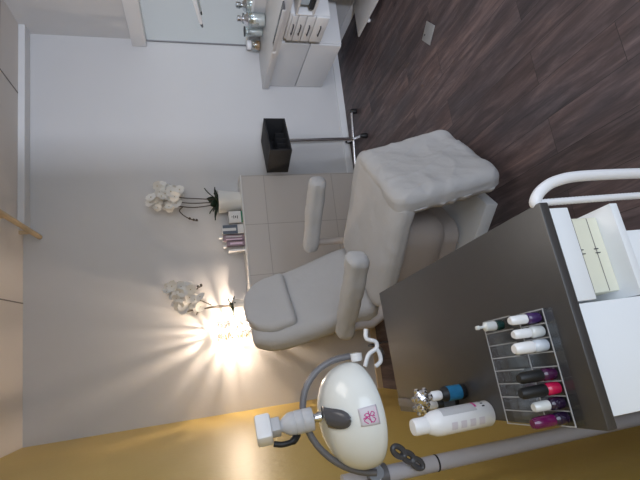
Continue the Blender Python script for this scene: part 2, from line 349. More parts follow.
# glass jars on the worktop before the mirror
def jar(name, label, x, y, prof, extra):
    t = thing(name, label, 'jar', (x, y, 0.794), group='jars before the mirror'); t.scale = (1.2, 1.2, 1.2)
    lt('jar_body', M['jar_glass'], t, prof, 20); extra(t); return t
jar('glass_jar', 'tall cut-glass jar with bright lid, nearest the photo edge before the mirror', 2.59, 3.38, [(0.0, 0.001), (0.045, 0.002), (0.05, 0.02), (0.05, 0.10), (0.042, 0.12)],
    lambda t: (lt('lid', M['silver'], t, [(0.043, 0.121), (0.046, 0.127), (0.03, 0.150), (0.014, 0.157), (0.022, 0.172), (0.022, 0.196), (0.0, 0.204)], 16), lt('cotton_pads', M['white_card'], t, [(0.0, 0.006), (0.038, 0.006), (0.038, 0.085), (0, 0.088)], 16)))
jar('glass_jar', 'slim glass jar with a dark band between the two other jars', 2.59, 3.54, [(0.0, 0.001), (0.032, 0.002), (0.034, 0.02), (0.034, 0.13)],
    lambda t: (lt('lid', M['black'], t, [(0.036, 0.131), (0.036, 0.137), (0.0, 0.14)], 16), lt('cotton_buds', M['white_card'], t, [(0.0, 0.006), (0.024, 0.006), (0.024, 0.09), (0, 0.095)], 12)))
jar('glass_jar', 'short round jar with amber base, closest to the back wall', 2.59, 3.73, [(0.0, 0.001), (0.04, 0.002), (0.045, 0.02), (0.045, 0.05), (0.03, 0.068)],
    lambda t: (lt('lid', M['gloss_white'], t, [(0.032, 0.069), (0.036, 0.075), (0.034, 0.10), (0.0, 0.106)], 16), lt('amber_filling', M['amber'], t, [(0.0, 0.006), (0.036, 0.006), (0.036, 0.03), (0, 0.032)], 16)))

# ------------------------------------------------------------------ stand with the black box
t = thing('box_stand', 'chrome pole stand on a cross foot with black casters by the wall', 'stand', (1.60, 3.60, 0.0))
tb('pole', M['chrome'], t, [(0, 0, 0.055), (-0.04, -0.06, 0.699)], 0.015, 16)
f1 = tb('foot_bar', M['chrome'], t, [(0.25, -0.04, 0.045), (-0.25, 0.06, 0.045)], 0.013, 12)
f2 = tb('foot_bar', M['chrome'], t, [(0.05, 0.17, 0.045), (-0.06, -0.20, 0.045)], 0.013, 12)
for f, (x, y) in ((f1, (0.25, -0.04)), (f1, (-0.25, 0.06)), (f2, (0.05, 0.17)), (f2, (-0.06, -0.20))):
    lt('caster', M['black'], f, [(0.0, 0.0), (0.02, 0.001), (0.024, 0.012), (0.022, 0.035), (0.015, 0.062), (0.0, 0.064)], 14, T(V((x, y, 0))))
t = thing('black_box', 'open-fronted black wooden box on top of the chrome stand', 'box', (1.50, 3.50, 0.70), math.radians(22))
bx('bottom_board', M['black_wood'], t, -0.185, 0.185, -0.13, 0.13, 0.0, 0.012, 0.001)
bx('top_board', M['black_wood'], t, -0.185, 0.185, -0.13, 0.13, 0.168, 0.18, 0.001)
bx('side_board', M['black_wood'], t, -0.185, -0.173, -0.13, 0.13, 0.012, 0.168, 0.001)
bx('side_board', M['black_wood'], t, 0.173, 0.185, -0.13, 0.13, 0.012, 0.168, 0.001)
bx('back_board', M['black_wood'], t, -0.173, 0.173, 0.118, 0.13, 0.012, 0.168, 0.001)
for k in range(4):
    bx('divider', M['black_wood'], t, -0.10 + k * 0.06, -0.094 + k * 0.06, -0.06, 0.118, 0.012, 0.09, 0.001)

# ------------------------------------------------------------------ treatment chair
ch = thing('treatment_chair', 'beauty treatment chair in rumpled white fitted covers before the tiled half wall', 'chair', (0.49, 2.25, 0.0), math.radians(-46))
bx('plinth', M['plinth'], ch, -0.42, 0.25, -0.245, 0.245, 0.0, 0.07, 0.006)
bm = B(); cushion(bm, 0.36, 0.34, 0.19, (0.09, 0.12, 0.05), T(V((-0.12, 0, 0.165))), 14, 0.0); obj('lower_shell', bm, M['beige'], ch)
bm = B(); cushion(bm, 0.46, 0.46, 0.33, (0.14, 0.10, 0.12), T(V((-0.10, 0, 0.355))), 16, 0.0); obj('upper_shell', bm, M['beige'], ch)
def seat_shape(p):
    p.z += -0.012 * max(0, (abs(p.y) - 0.18) / 0.14) ** 2
    return p
bm = B(); cushion(bm, 0.68, 0.64, 0.115, (0.07, 0.07, 0.05), T(V((-0.01, 0, 0.548))), 30, 0.006, 6.0, seat_shape, 3.1); obj('seat', bm, M['fabric'], ch)
# leg rest hangs from the knee edge, leaning forward
K = V((0.295, 0, 0.545)); E = V((0.40, 0, 0.135)); d = (E - K); L = d.length; ang = math.atan2(-d.z, d.x)
ml = T((K + E) / 2) @ Rm(ang, 'Y')
def hem_shape(p):
    if p.z < -0.02: p.y += 0.006 * math.sin(p.x * 75 + 2 * math.sin(p.x * 23)) * (1 if p.y > 0 else -1)
    if p.z > -0.01:
        f = 1 - abs(noise.noise(V((p.x * 5 - p.y * 6, p.x * 2 + p.y * 3 + 4.0, 1.7)))); g = 1 - abs(noise.noise(V((p.x * 9 + p.y * 11, p.y * 4 - p.x * 3, 8.2))))
        p.z += 0.006 * f ** 8 + 0.003 * g ** 8
    return p
ml = ml @ T(V((0, -0.032, 0)))
bm = B(); cushion(bm, L + 0.12, 0.575, 0.125, (0.07, 0.06, 0.05), ml, 56, 0.008, 7.0, hem_shape, 9.7, (0.8, 1.3, 1)); obj('leg_rest', bm, M['fabric'], ch)
# backrest
K = V((-0.36, 0, 0.55)); E = V((-0.585, 0, 1.20)); d = (E - K); L = d.length; ang = math.atan2(-d.z, d.x)
mb = T((K + E) / 2 + V((-0.05, 0, -0.015))) @ Rm(ang, 'Y')
def back_shape(p):
    k = max(0.0, min(1.0, (p.x + L / 2) / L))
    far, near = 0.35 - 0.08 * k, 0.265 - 0.015 * k
    e = 1.0 - 0.20 * max(0, k - 0.72) ** 2 / 0.08
    p.y = p.y / 0.31 * (far if p.y > 0 else near) * e
    return p
bm = B(); cushion(bm, L + 0.06, 0.62, 0.13, (0.09, 0.07, 0.055), mb, 30, 0.007, 5.0, back_shape, 5.5); obj('backrest', bm, M['fabric'], ch)
def head_shape(p):
    k = p.x / 0.14
    if k > -0.25: p.y *= math.sqrt(max(0.0, 1.0 - ((k + 0.25) / 1.262) ** 2)) * 0.97 + 0.03
    p.z += 0.025 * (1 - (p.y / 0.21) ** 2) if p.z > 0 else 0
    return p
K2 = V((-0.535, 0.03, 1.11))
mh = T(K2) @ Rm(ang, 'Y') @ T(V((0, 0, 0.03)))
bm = B(); cushion(bm, 0.28, 0.44, 0.135, (0.03, 0.04, 0.035), mh, 28, 0.003, 6.0, head_shape, 2.2); obj('headrest', bm, M['fabric'], ch)
for s in (1, -1):
    ma = T(V((-0.16, s * 0.385, 0.775 if s > 0 else 0.785)))
    bm = B(); cushion(bm, 0.52, 0.10, 0.10, (0.03, 0.04, 0.04), ma, 24, 0.008, 9.0, lambda p: V((p.x, p.y * (1.0 + 0.25 * p.x), p.z * (1.0 + 0.3 * p.x))), 4 + s); a = obj('armrest', bm, M['fabric'], ch)
    bm = B(); tube(bm, [(-0.36, s * 0.385, 0.745), (-0.36, s * 0.385, 0.64), (-0.34, s * 0.36, 0.58), (-0.28, s * 0.25, 0.52)], 0.022, 12); obj('arm_support', bm, M['beige'], a)

# ------------------------------------------------------------------ things on the half wall
SZ = 1.10
def orchid(x, y, label, h, spread, nf, pot_r, pot_h, rz, stems, droop):
    t = thing('potted_orchid', label, 'plant', (x, y, SZ), rz, 'orchids on the half wall')
    lt('pot', M['pot'], t, [(0.0, 0.0), (pot_r * 0.78, 0.0), (pot_r * 0.86, pot_h * 0.4), (pot_r, pot_h), (pot_r * 0.92, pot_h), (pot_r * 0.9, pot_h - 0.02), (0.0, pot_h - 0.02)], 28)
    for k in range(8):
        a = k * 2 * PI / 8 + 0.3; le = (0.17 + 0.06 * ((k * 37) % 5) / 5) * (1.0 if pot_r > 0.08 else 0.62); bm = B(); rows = []
        el = 0.95 if k % 2 else 0.55
        for i in range(7):
            s = i / 6; wd = 0.031 * (1.0 if pot_r > 0.08 else 0.75) * math.sin(PI * min(1, 0.18 + s * 0.82)) + 0.001
            rr = s * le * math.cos(el) ; zz = pot_h - 0.02 + s * le * math.sin(el) - 0.05 * s * s
            c = V((math.cos(a) * rr, math.sin(a) * rr * 0.6, zz)); n = V((-math.sin(a), math.cos(a) * 0.8, 0.25))
            rows.append([bm.verts.new(c - n * wd), bm.verts.new(c + V((0, 0, -0.006))), bm.verts.new(c + n * wd)])
        for A, Bq in zip(rows, rows[1:]):
            for q in range(2): bm.faces.new((A[q], A[q + 1], Bq[q + 1], Bq[q]))
        o = obj('leaf', bm, M['leaf'], t); md = o.modifiers.new('thick', 'SOLIDIFY'); md.thickness = 0.004
    ends = []
    for sx, lean, hh in stems:
        pts = smooth_path([(sx * 0.5, 0, pot_h - 0.02), (sx, 0, pot_h + (hh - pot_h) * 0.5), (sx + lean * 0.4, 0, hh * 0.86), (sx + lean, -0.01, hh * 0.97), (sx + lean * 1.8, -0.02, hh)])
        tb('stem', M['stem'], t, pts, 0.0045, 8); ends.append(pts)
    if droop:
        pts = smooth_path(droop); tb('stem', M['stem'], t, pts, 0.0042, 8)
        for k in range(3):
            p = pts[-1 - k * 5]; bm = B(); bmesh.ops.create_icosphere(bm, subdivisions=2, radius=0.011); bmesh.ops.translate(bm, vec=p + V((0.006, -0.006, 0.01)), verts=bm.verts); obj('bud', bm, M['bud'], t)
    # one flower: five petals and a heart
    bm = B(); 
    for k in range(5):
        a = k * 2 * PI / 5 + PI / 2; r = 0.040 if k % 2 else 0.036; wd = 0.024 if k in (1, 4) else 0.017
        c, s = math.cos(a), math.sin(a); base = bm.verts.new((0, 0, 0)); 
        mid = [bm.verts.new((c * r * f - s * q * wd * g, s * r * f + c * q * wd * g, 0.004 * f + 0.003 * abs(q))) for f, g in ((0.4, 0.8), (0.75, 1.0), (1.0, 0.45)) for q in (-1, 0, 1)]
        bm.faces.new((base, mid[0], mid[1])); bm.faces.new((base, mid[1], mid[2]))
        for i in (0, 3):
            bm.faces.new((mid[i], mid[i + 3], mid[i + 4], mid[i + 1])); bm.faces.new((mid[i + 1], mid[i + 4], mid[i + 5], mid[i + 2]))
    nq = len(bm.faces)
    bmesh.ops.create_icosphere(bm, subdivisions=1, radius=0.0045, matrix=T(V((0, 0, 0.005))))
    bm.faces.ensure_lookup_table()
    for f in bm.faces[nq:]: f.material_index = 1
    first = obj('flower', bm, [M['petal'], M['heart']], t); rnd = random.Random(int(x * 1000))
    for k in range(nf):
        o = first if k == 0 else first.copy()
        if k: C.objects.link(o); o.parent = t
        cx, cz, ex, ez, tilt = spread
        while True:
            u_, v_ = rnd.uniform(-1, 1), rnd.uniform(-1, 1)
            if u_ * u_ + v_ * v_ < 1: break
        dx, dz = u_ * ex, v_ * ez
        o.location = (cx + dx * math.cos(tilt) - dz * math.sin(tilt), rnd.uniform(-0.10, 0.03), cz + dx * math.sin(tilt) + dz * math.cos(tilt))
        o.rotation_euler = (math.radians(90) + rnd.uniform(-0.6, 0.5), rnd.uniform(-0.7, 0.7), rnd.uniform(-0.9, 0.9)); sc = rnd.uniform(0.8, 1.2); o.scale = (sc, sc, sc)
    return t
orchid(1.10, 3.735, 'white orchid in the larger white pot at the right end of the half wall', 0.70, (0.05, 0.60, 0.105, 0.13, 0.45), 52, 0.098, 0.185, 0.0,
       [(0.035, 0.03, 0.55), (-0.005, 0.03, 0.56), (-0.04, 0.02, 0.54)], [(-0.03, 0, 0.47), (-0.07, -0.02, 0.50), (-0.12, -0.03, 0.46), (-0.155, -0.03, 0.40), (-0.165, -0.03, 0.36)])
orchid(0.212, 3.735, 'white orchid in the smaller white pot beside the lit lamp', 0.60, (0.12, 0.50, 0.10, 0.16, -0.75), 40, 0.062, 0.13, 0.0,
       [(0.01, -0.01, 0.50), (0.02, -0.03, 0.42)], [(0.03, 0, 0.30), (0.07, -0.01, 0.37), (0.12, -0.02, 0.45), (0.17, -0.03, 0.40), (0.19, -0.03, 0.36)])

lp = thing('table_lamp', 'brightly lit cut-glass lamp on the half wall behind the headrest', 'lamp', (0.028, 3.685, SZ))
lt('lamp_base', M['chrome'], lp, [(0.0, 0.0), (0.050, 0.0), (0.052, 0.008), (0.035, 0.014), (0.014, 0.02), (0.009, 0.14), (0.0, 0.14)], 28)
lt('bulb', M['bulb'], lp, [(0.0, 0.148), (0.007, 0.151), (0.011, 0.16), (0.011, 0.168), (0.007, 0.177), (0.0, 0.18)], 16)
bm = B(); RR = 0.082
for z in (0.03, 0.27):
    tube(bm, [(RR * math.cos(k * PI / 16), RR * math.sin(k * PI / 16), z) for k in range(32)], 0.0025, 8, closed=True)
for k in range(3):
    a = k * 2 * PI / 3; tube(bm, [(0.04 * math.cos(a), 0.04 * math.sin(a), 0.016), (RR * math.cos(a), RR * math.sin(a), 0.03)], 0.003, 6)
obj('lamp_rings', bm, M['chrome'], lp)
bm = B(); rnd = random.Random(3); z = 0.042
while z < 0.262:        # stacked glass hoops of uneven thickness
    q = rnd.uniform(0.0022, 0.0052); ph = rnd.uniform(0, 6)
    tube(bm, [(RR * math.cos(k * PI / 24), RR * math.sin(k * PI / 24), z + 0.002 * math.sin(3 * k * PI / 24 + ph)) for k in range(48)], [q * (1 + 0.35 * math.sin(5 * k * PI / 24 + ph * 2)) for k in range(48)], 8, closed=True); z += rnd.uniform(0.0095, 0.017)
x = -0.07
while x < 0.074:        # glass rods added across the open top to throw streaks upward
    h = math.sqrt(max(0, RR * RR - x * x)); q = rnd.uniform(0.0018, 0.0048); tube(bm, [(x, -h, 0.272), (x + rnd.uniform(-0.012, 0.012), h, 0.272)], q, 8); x += rnd.uniform(0.009, 0.02)
for k in range(14):
    a = 2 * PI * k / 14 + 0.1; z = 0.05
    while z < 0.13:
        q = rnd.uniform(0.004, 0.0075)
        m = T(V(((RR + 0.008) * math.cos(a), (RR + 0.008) * math.sin(a), z))) @ Rm(a, 'Z') @ Matrix.Diagonal((q * 0.7, q, q * 1.25, 1))
        bmesh.ops.create_icosphere(bm, subdivisions=1, radius=1.0, matrix=m); z += 0.024
obj('glass_hoop_shade', bm, M['bead'], lp)

# small packs between the orchids
def pack(name, label, x0, x1, z1, y0, y1, body, marks):
    t = thing(name, label, 'box', (x0, y0, SZ), group='small packs on the half wall')
    bx('pack_body', body, t, 0, x1 - x0, 0, y1 - y0, 0, z1, 0.002)
    for n, mm, a, b, c, d in marks:
        bx(n, mm, t, a, b, -0.0012, 0.0002, c, d)
    return t
pack('soap_box', 'white box with dark writing and green edge beside the larger pot', 0.893, 0.992, 0.113, 3.66, 3.72, M['white_card'],
     [('green_band', M['green'], 0.0, 0.099, 0.0, 0.014), ('print', M['ink'], 0.04, 0.058, 0.055, 0.062), ('print', M['ink'], 0.036, 0.062, 0.070, 0.076), ('print', M['ink'], 0.045, 0.055, 0.084, 0.090), ('print', M['ink'], 0.035, 0.06, 0.04, 0.046)])
pack('perfume_box', 'slate and white upright box between the white soap box and mauve packs', 0.80, 0.878, 0.175, 3.66, 3.71, M['white_card'],
     [('slate_band', M['slate'], 0.0, 0.026, 0.05, 0.17), ('slate_band', M['slate'], 0.05, 0.076, 0.05, 0.17), ('slate_band', M['slate'], 0.026, 0.05, 0.05, 0.062)])
pack('cream_pack', 'mauve upright pack standing against the slate box', 0.745, 0.792, 0.17, 3.665, 3.71, M['lilac'], [('pale_stripe', M['pale_pink'], 0.006, 0.014, 0.02, 0.15), ('pale_stripe', M['white_card'], 0.03, 0.036, 0.02, 0.15)])
pack('cream_pack', 'lower mauve pack next to the clear card stand', 0.70, 0.740, 0.145, 3.665, 3.71, M['lilac'], [('pale_stripe', M['pale_pink'], 0.012, 0.028, 0.02, 0.12)])
t = thing('pump_bottle', 'tiny white-capped bottle behind the slate and mauve packs', 'bottle', (0.793, 3.76, SZ))
lt('bottle_body', M['white_card'], t, [(0.0, 0), (0.022, 0.001), (0.022, 0.15), (0.009, 0.165), (0.009, 0.175)], 16)
lt('cap', M['gloss_white'], t, [(0.013, 0.176), (0.013, 0.2), (0.0, 0.202)], 16)
t = thing('pump_bottle', 'small white-capped bottle behind the lower mauve pack', 'bottle', (0.715, 3.76, SZ))
lt('bottle_body', M['white_card'], t, [(0.0, 0), (0.02, 0.001), (0.02, 0.12), (0.009, 0.135), (0.009, 0.145)], 16)
lt('cap', M['gloss_white'], t, [(0.015, 0.146), (0.015, 0.17), (0.0, 0.172)], 16)
t = thing('card_stand', 'thin upright white card stand left of the mauve packs', 'card stand', (0.655, 3.65, SZ))
bx('card', M['gloss_white'], t, 0.0, 0.014, 0.0, 0.10, 0.004, 0.135, 0.001)
bx('foot', M['gloss_white'], t, -0.015, 0.03, 0.0, 0.10, 0.0, 0.004, 0.001)

# ------------------------------------------------------------------ manicure trolley
TA = math.radians(6.3)
tr = thing('manicure_trolley', 'white manicure trolley with wide dark grey top and open shelf bay', 'trolley', (-0.0695, 1.032, 0.0), TA)
bx('tabletop', M['trolley_top'], tr, -0.193, 0.193, -0.403, 0.403, 0.880, 0.90, 0.003)
bx('cabinet_body', M['trolley_white'], tr, -0.176, 0.010, -0.36, 0.37, 0.12, 0.880, 0.002)
bx('door', M['trolley_white'], tr, -0.178, 0.008, -0.385, -0.362, 0.125, 0.876, 0.002)
bx('drawer', M['trolley_white'], tr, 0.012, 0.187, -0.385, -0.367, 0.822, 0.880, 0.002)
bx('drawer_side', M['trolley_white'], tr, 0.012, 0.187, -0.367, -0.10, 0.824, 0.840, 0.002)
bx('shelf', M['trolley_white'], tr, 0.010, 0.190, -0.386, 0.10, 0.704, 0.722, 0.002)
bx('lower_panel', M['trolley_white'], tr, 0.011, 0.136, -0.375, 0.37, 0.12, 0.704, 0.002)
bx('base_board', M['trolley_white'], tr, -0.178, 0.190, -0.385, 0.385, 0.10, 0.12, 0.002)
q = [(0.199 + 0.006 * math.sin(PI * k / 200), -0.383, 0.880 - 0.808 * k / 200) for k in range(201)]
tb('frame_tube', M['tube_white'], tr, q, [0.0062 + 0.0008 * (k % 2) for k in range(201)], 12)
tb('handle', M['tube_white'], tr, smooth_path([(0.190, -0.385, 0.882), (0.199, -0.387, 0.893), (0.220, -0.391, 0.876), (0.238, -0.393, 0.835), (0.246, -0.394, 0.76), (0.246, -0.394, 0.55), (0.236, -0.392, 0.46), (0.207, -0.386, 0.44)], 8), 0.0105, 16)
for x in (-0.16, 0.18):
    for y in (-0.36, 0.36):
        lt('caster', M['dark_grey'], tr, [(0.0, 0.0), (0.018, 0.001), (0.026, 0.02), (0.024, 0.05), (0.012, 0.07), (0.012, 0.10), (0.0, 0.101)], 14, T(V((x, y, 0))))
t = thing('storage_box', 'cream card box with two dark catches inside the open trolley bay', 'box', (-0.0695, 1.032, 0.7225), TA)
bx('box_front', M['cream'], t, 0.026, 0.176, -0.348, -0.10, 0.0, 0.100, 0.003)
for z in (0.026, 0.062):
    c = bx('catch', M['ink'], t, 0.110, 0.1115, -0.3505, -0.3475, z - 0.004, z + 0.005)
    bx('catch', M['ink'], t, 0.102, 0.1035, -0.3505, -0.3475, z - 0.006, z + 0.004)
    bx('seam', M['groove'], t, 0.028, 0.174, -0.3487, -0.347, z - 0.0006, z + 0.0006)

# things on the trolley; local trolley coordinates help keep them on the top
def on_top(x, y): 
    c, s = math.cos(TA), math.sin(TA); return (-0.0695 + c * x - s * y, 1.032 + s * x + c * y, 0.90)
def loc_of(X, Y):
    c, s = math.cos(TA), math.sin(TA); dx, dy = X + 0.0695, Y - 1.032; return c * dx + s * dy, -s * dx + c * dy
rx0, ry0 = loc_of(-0.22, 0.676); 
rk = thing('polish_rack', 'clear acrylic stepped rack holding nail polish on the dark trolley top', 'rack', on_top(0, 0), TA)
RX0, RX1, RY0, RY1 = -0.187, 0.010, -0.362, -0.204
SW = (RX1 - RX0) / 8
bx('rack_base', M['acrylic'], rk, RX0, RX1, RY0, RY1, 0.0005, 0.003, smooth=False)
bm = B(); box(bm, RX0, RX1, RY0 + 0.065, RY0 + 0.068, 0.003, 0.022); box(bm, RX0, RX1, RY0 + 0.068, RY1, 0.0195, 0.022); obj('rack_step', bm, M['acrylic'], rk, smooth=False)
bx('front_lip', M['acrylic'], rk, RX0, RX1, RY0, RY0 + 0.003, 0.003, 0.020, smooth=False)
bx('back_lip', M['acrylic'], rk, RX0, RX1, RY1 - 0.003, RY1, 0.022, 0.038, smooth=False)
for k in range(9):
    x = RX0 + (RX1 - RX0 - 0.002) * k / 8
    bm = B(); box(bm, x, x + 0.002, RY0 + 0.003, RY0 + 0.065, 0.003, 0.020); box(bm, x, x + 0.002, RY0 + 0.068, RY1 - 0.003, 0.022, 0.038); d = obj('divider', bm, M['acrylic'], rk, smooth=False)
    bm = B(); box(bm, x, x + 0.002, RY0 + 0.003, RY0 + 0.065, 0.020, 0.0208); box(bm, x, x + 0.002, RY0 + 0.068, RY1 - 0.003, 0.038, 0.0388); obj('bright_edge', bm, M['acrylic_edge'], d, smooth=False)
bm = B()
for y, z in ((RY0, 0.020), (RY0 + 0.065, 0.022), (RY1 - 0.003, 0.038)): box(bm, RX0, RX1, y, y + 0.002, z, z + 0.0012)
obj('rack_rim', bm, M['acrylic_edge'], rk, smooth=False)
def polish(label, X, Y, z, body, cap, hb=0.034, hc=0.042, rb=0.0125, rc=0.0085, name='nail_polish', tip=False):
    x, y, _ = on_top(X, Y)
    t = thing(name, label, 'bottle', (x, y, 0.90 + z), TA, 'nail polish in the rack')
    lt('polish_glass', body, t, [(0.0, 0.0), (rb * 0.9, 0.0005), (rb, 0.004), (rb, hb * 0.82), (rb * 0.75, hb * 0.95), (rc * 0.7, hb), (0, hb)], 18)
    if tip: lt('dropper_tip', cap, t, [(rb * 0.9, hb), (rb, hb + 0.004), (rb * 0.9, hb + 0.022), (0.003, hb + 0.026), (0.003, hb + 0.034), (0.0045, hb + 0.036), (0.004, hb + 0.042), (0, hb + 0.043)], 16)
    else: lt('cap', cap, t, [(rc, hb + 0.0002), (rc * 1.06, hb + 0.004), (rc * 0.95, hb + hc * 0.9), (rc * 0.7, hb + hc), (0, hb + hc)], 18)
    return t
PW = M['polish_white']
FY = RY0 + 0.036
def slot(i): return RX1 - SW * (i + 0.5)
polish('violet nail polish with white cap in the end slot nearest the chair', slot(0), FY, 0.004, M['polish_violet'], PW, 0.028, 0.034, 0.0105, 0.0085)
polish('white-tipped dropper bottle with dark green body in the back row', slot(0), RY0 + 0.118, 0.0225, M['polish_teal'], M['polish_milk'], 0.018, 0.02, 0.0100, 0.008, tip=True)
polish('milky nail polish with white cap between the violet and the pearly ones', slot(1), FY, 0.004, M['polish_milk'], PW, 0.028, 0.034, 0.0105, 0.0085)
polish('wide pearly nail polish with white cap beside the empty slot', slot(2), FY, 0.004, M['polish_pearl'], PW, 0.030, 0.038, 0.0112, 0.0105)
polish('plum nail polish with black cap on the other side of the empty slot', slot(4), FY, 0.004, M['polish_plum'], M['black'], 0.028, 0.046, 0.0108, 0.0100)
polish('bright raspberry red nail polish with black cap', slot(5), FY, 0.004, M['polish_red'], M['black'], 0.028, 0.050, 0.0108, 0.0100)
polish('near-black nail polish with short white cap', slot(6), FY, 0.004, M['polish_night'], M['polish_milk'], 0.030, 0.030, 0.0105, 0.0085)
polish('dark berry nail polish with magenta cap in the last slot by the trolley edge', slot(7), FY, 0.004, M['polish_night'], M['polish_berry'], 0.028, 0.042, 0.0108, 0.0100)

def wbottle(X, Y):
    t = thing('lotion_bottle', 'tall white lotion bottle with grey label at the left edge of the trolley top', 'bottle', (X, Y, 0.90), 0.0)
    lt('bottle_body', M['gloss_white'], t, [(0.0, 0.0), (0.0245, 0.0), (0.027, 0.004), (0.027, 0.125), (0.0255, 0.137), (0.020, 0.150), (0.0165, 0.154)], 32)
    lt('cap', M['gloss_white'], t, [(0.0175, 0.154), (0.0175, 0.180), (0.0155, 0.185), (0.0, 0.186)], 28)
    def wrap(name, m, a0, a1, z0, z1, r=0.0273):
        bm = B(); n = 14; A = [bm.verts.new((r * math.cos(a0 + (a1 - a0) * k / n), r * math.sin(a0 + (a1 - a0) * k / n), z0)) for k in range(n + 1)]
        Bq = [bm.verts.new((r * math.cos(a0 + (a1 - a0) * k / n), r * math.sin(a0 + (a1 - a0) * k / n), z1)) for k in range(n + 1)]
        for k in range(n): bm.faces.new((A[k], A[k + 1], Bq[k + 1], Bq[k]))
        return obj(name, bm, m, t)
    wrap('label', M['light_grey'], -0.95, 0.35, 0.04, 0.122)
    wrap('label_stripe', M['pink'], -0.65, 0.25, 0.037, 0.042, 0.0275)
    for k in range(4): wrap('print', M['sticker'], -2.1, -1.5, 0.028 + k * 0.022, 0.042 + k * 0.022, 0.0274)
    for k in range(3): wrap('print', M['ink'], -0.75 + 0.3 * k, -0.62 + 0.3 * k, 0.018, 0.024, 0.0274)
    return t
wbottle(-0.237, 0.925)
def gem(X, Y, s, label, lab):
    t = thing('gem_bottle', label, 'bottle', (X, Y, 0.90), 0.2)
    lt('bottle_body', M['black'], t, [(0.0, 0.0), (0.014 * s, 0.0), (0.0155 * s, 0.003), (0.0155 * s, 0.05 * s), (0.010 * s, 0.058 * s), (0.0, 0.058 * s)], 20)
    lt('label_band', lab, t, [(0.0157 * s, 0.012 * s), (0.0157 * s, 0.044 * s)], 20)
    lt('collar', M['gloss_white'], t, [(0.009 * s, 0.058 * s), (0.0105 * s, 0.062 * s), (0.0105 * s, 0.078 * s), (0.007 * s, 0.083 * s), (0, 0.083 * s)], 18)
    bm = B(); R = 0.019 * s; c = V((0, 0, 0.083 * s + R))
    bmesh.ops.create_icosphere(bm, subdivisions=2, radius=R * 0.9, matrix=T(c))
    g = (1 + 5 ** 0.5) / 2
    for p in [(0, a, b * g) for a in (1, -1) for b in (1, -1)] + [(a, b * g, 0) for a in (1, -1) for b in (1, -1)] + [(b * g, 0, a) for a in (1, -1) for b in (1, -1)]:
        bmesh.ops.create_icosphere(bm, subdivisions=1, radius=R * 0.36, matrix=T(c + V(p).normalized() * R * 0.9))
    obj('beaded_stopper', bm, M['silver'], t, smooth=False)
gem(-0.199, 1.01, 1.10, 'dark little bottle with blue label and silver beaded stopper', M['blue_label'])
gem(-0.228, 1.055, 0.95, 'second beaded-stopper bottle half hidden behind the white lotion bottle', M['slate'])
t = thing('edge_slab', 'flat grey file lying over the back left corner of the trolley top', 'edging', (-0.272, 1.36, 0.9002), math.radians(5))  # added slab standing in for the visible edge of the tabletop
bx('edging_slab', M['grey_metal'], t, -0.012, 0.012, -0.16, 0.05, 0.0, 0.004, 0.0015)

# ------------------------------------------------------------------ magnifier lamp
ml_ = thing('magnifier_lamp', 'white domed magnifier lamp on a grey floor pole by the yellow wall', 'lamp', (-0.415, 1.222, 0.0))
def lm(x, y, z): return V((x + 0.415, y - 1.222, z))
lt('floor_base', M['pole_grey'], ml_, [(0.0, 0.0), (0.05, 0.0), (0.05, 0.02), (0.035, 0.035), (0.03, 0.06), (0.0, 0.06)], 28, None, 1.0, 3.4)
tb('pole', M['pole_grey'], ml_, [(0, 0, 0.04), (0, 0, 1.17)], 0.0215, 20)
lt('pole_ring', M['black'], ml_, [(0.0222, 0.895), (0.0226, 0.896), (0.0226, 0.899), (0.0222, 0.90)], 20)
hc = lm(-0.236, 1.15, 1.132); tilt = math.radians(2.5)
mdome = T(hc) @ Rm(math.radians(-tilt * 57.3), 'Y') @ Rm(math.radians(6), 'X')
prof = [(0.124, -0.018), (0.1285, -0.012), (0.1290, 0.0)]
for k in range(1, 13):
    a = k / 12 * PI / 2; prof.append((0.129 * math.cos(a) ** 0.78 if k < 12 else 0.0, 0.090 * math.sin(a)))
sh = lt('lamp_shade', M['shade_white'], ml_, prof, 48, mdome)
# seam and printed sticker on the shade
def on_dome(az, k):
    a = k * PI / 2; r = 0.1296 * math.cos(a) ** 0.78; return mdome @ V((r * math.sin(az), -r * math.cos(az), 0.0905 * math.sin(a)))
def patch(bm, az0, az1, k0, k1, n=8, off=0.0):
    g = [[bm.verts.new(on_dome(az0 + (az1 - az0) * i / n, k0 + (k1 - k0) * j / n)) for i in range(n + 1)] for j in range(n + 1)]
    for j in range(n):
        for i in range(n): bm.faces.new((g[j][i], g[j][i + 1], g[j + 1][i + 1], g[j + 1][i]))
bm = B(); patch(bm, -0.03, 0.30, 0.01, 0.32); st = obj('sticker', bm, M['sticker'], ml_); md = st.modifiers.new('t', 'SOLIDIFY'); md.thickness = 0.0012; md.offset = 1
def stroke(bm, pts, r=0.0011):
    q = smooth_path([on_dome(-0.03 + 0.33 * x, 0.01 + 0.31 * y) for x, y in pts], 6)
    c = mdome @ V((0, 0, 0.02))
    tube(bm, [p + (p - c).normalized() * 0.0012 for p in q], r, 6)
bm = B()
stroke(bm, [(0.12, 0.62), (0.30, 0.80), (0.42, 0.62), (0.28, 0.50), (0.16, 0.36), (0.30, 0.22), (0.44, 0.36)])
stroke(bm, [(0.40, 0.84), (0.48, 0.60), (0.50, 0.40), (0.46, 0.22)])
stroke(bm, [(0.46, 0.58), (0.58, 0.74), (0.66, 0.60), (0.56, 0.46), (0.70, 0.34), (0.60, 0.22), (0.50, 0.30)])
stroke(bm, [(0.14, 0.46), (0.40, 0.50), (0.76, 0.52)])
obj('script_print', bm, M['pink'], st)
bm = B(); stroke(bm, [(0.10, 0.12), (0.5, 0.10), (0.9, 0.10)], 0.0016); obj('pale_print', bm, M['pale_pink'], st)
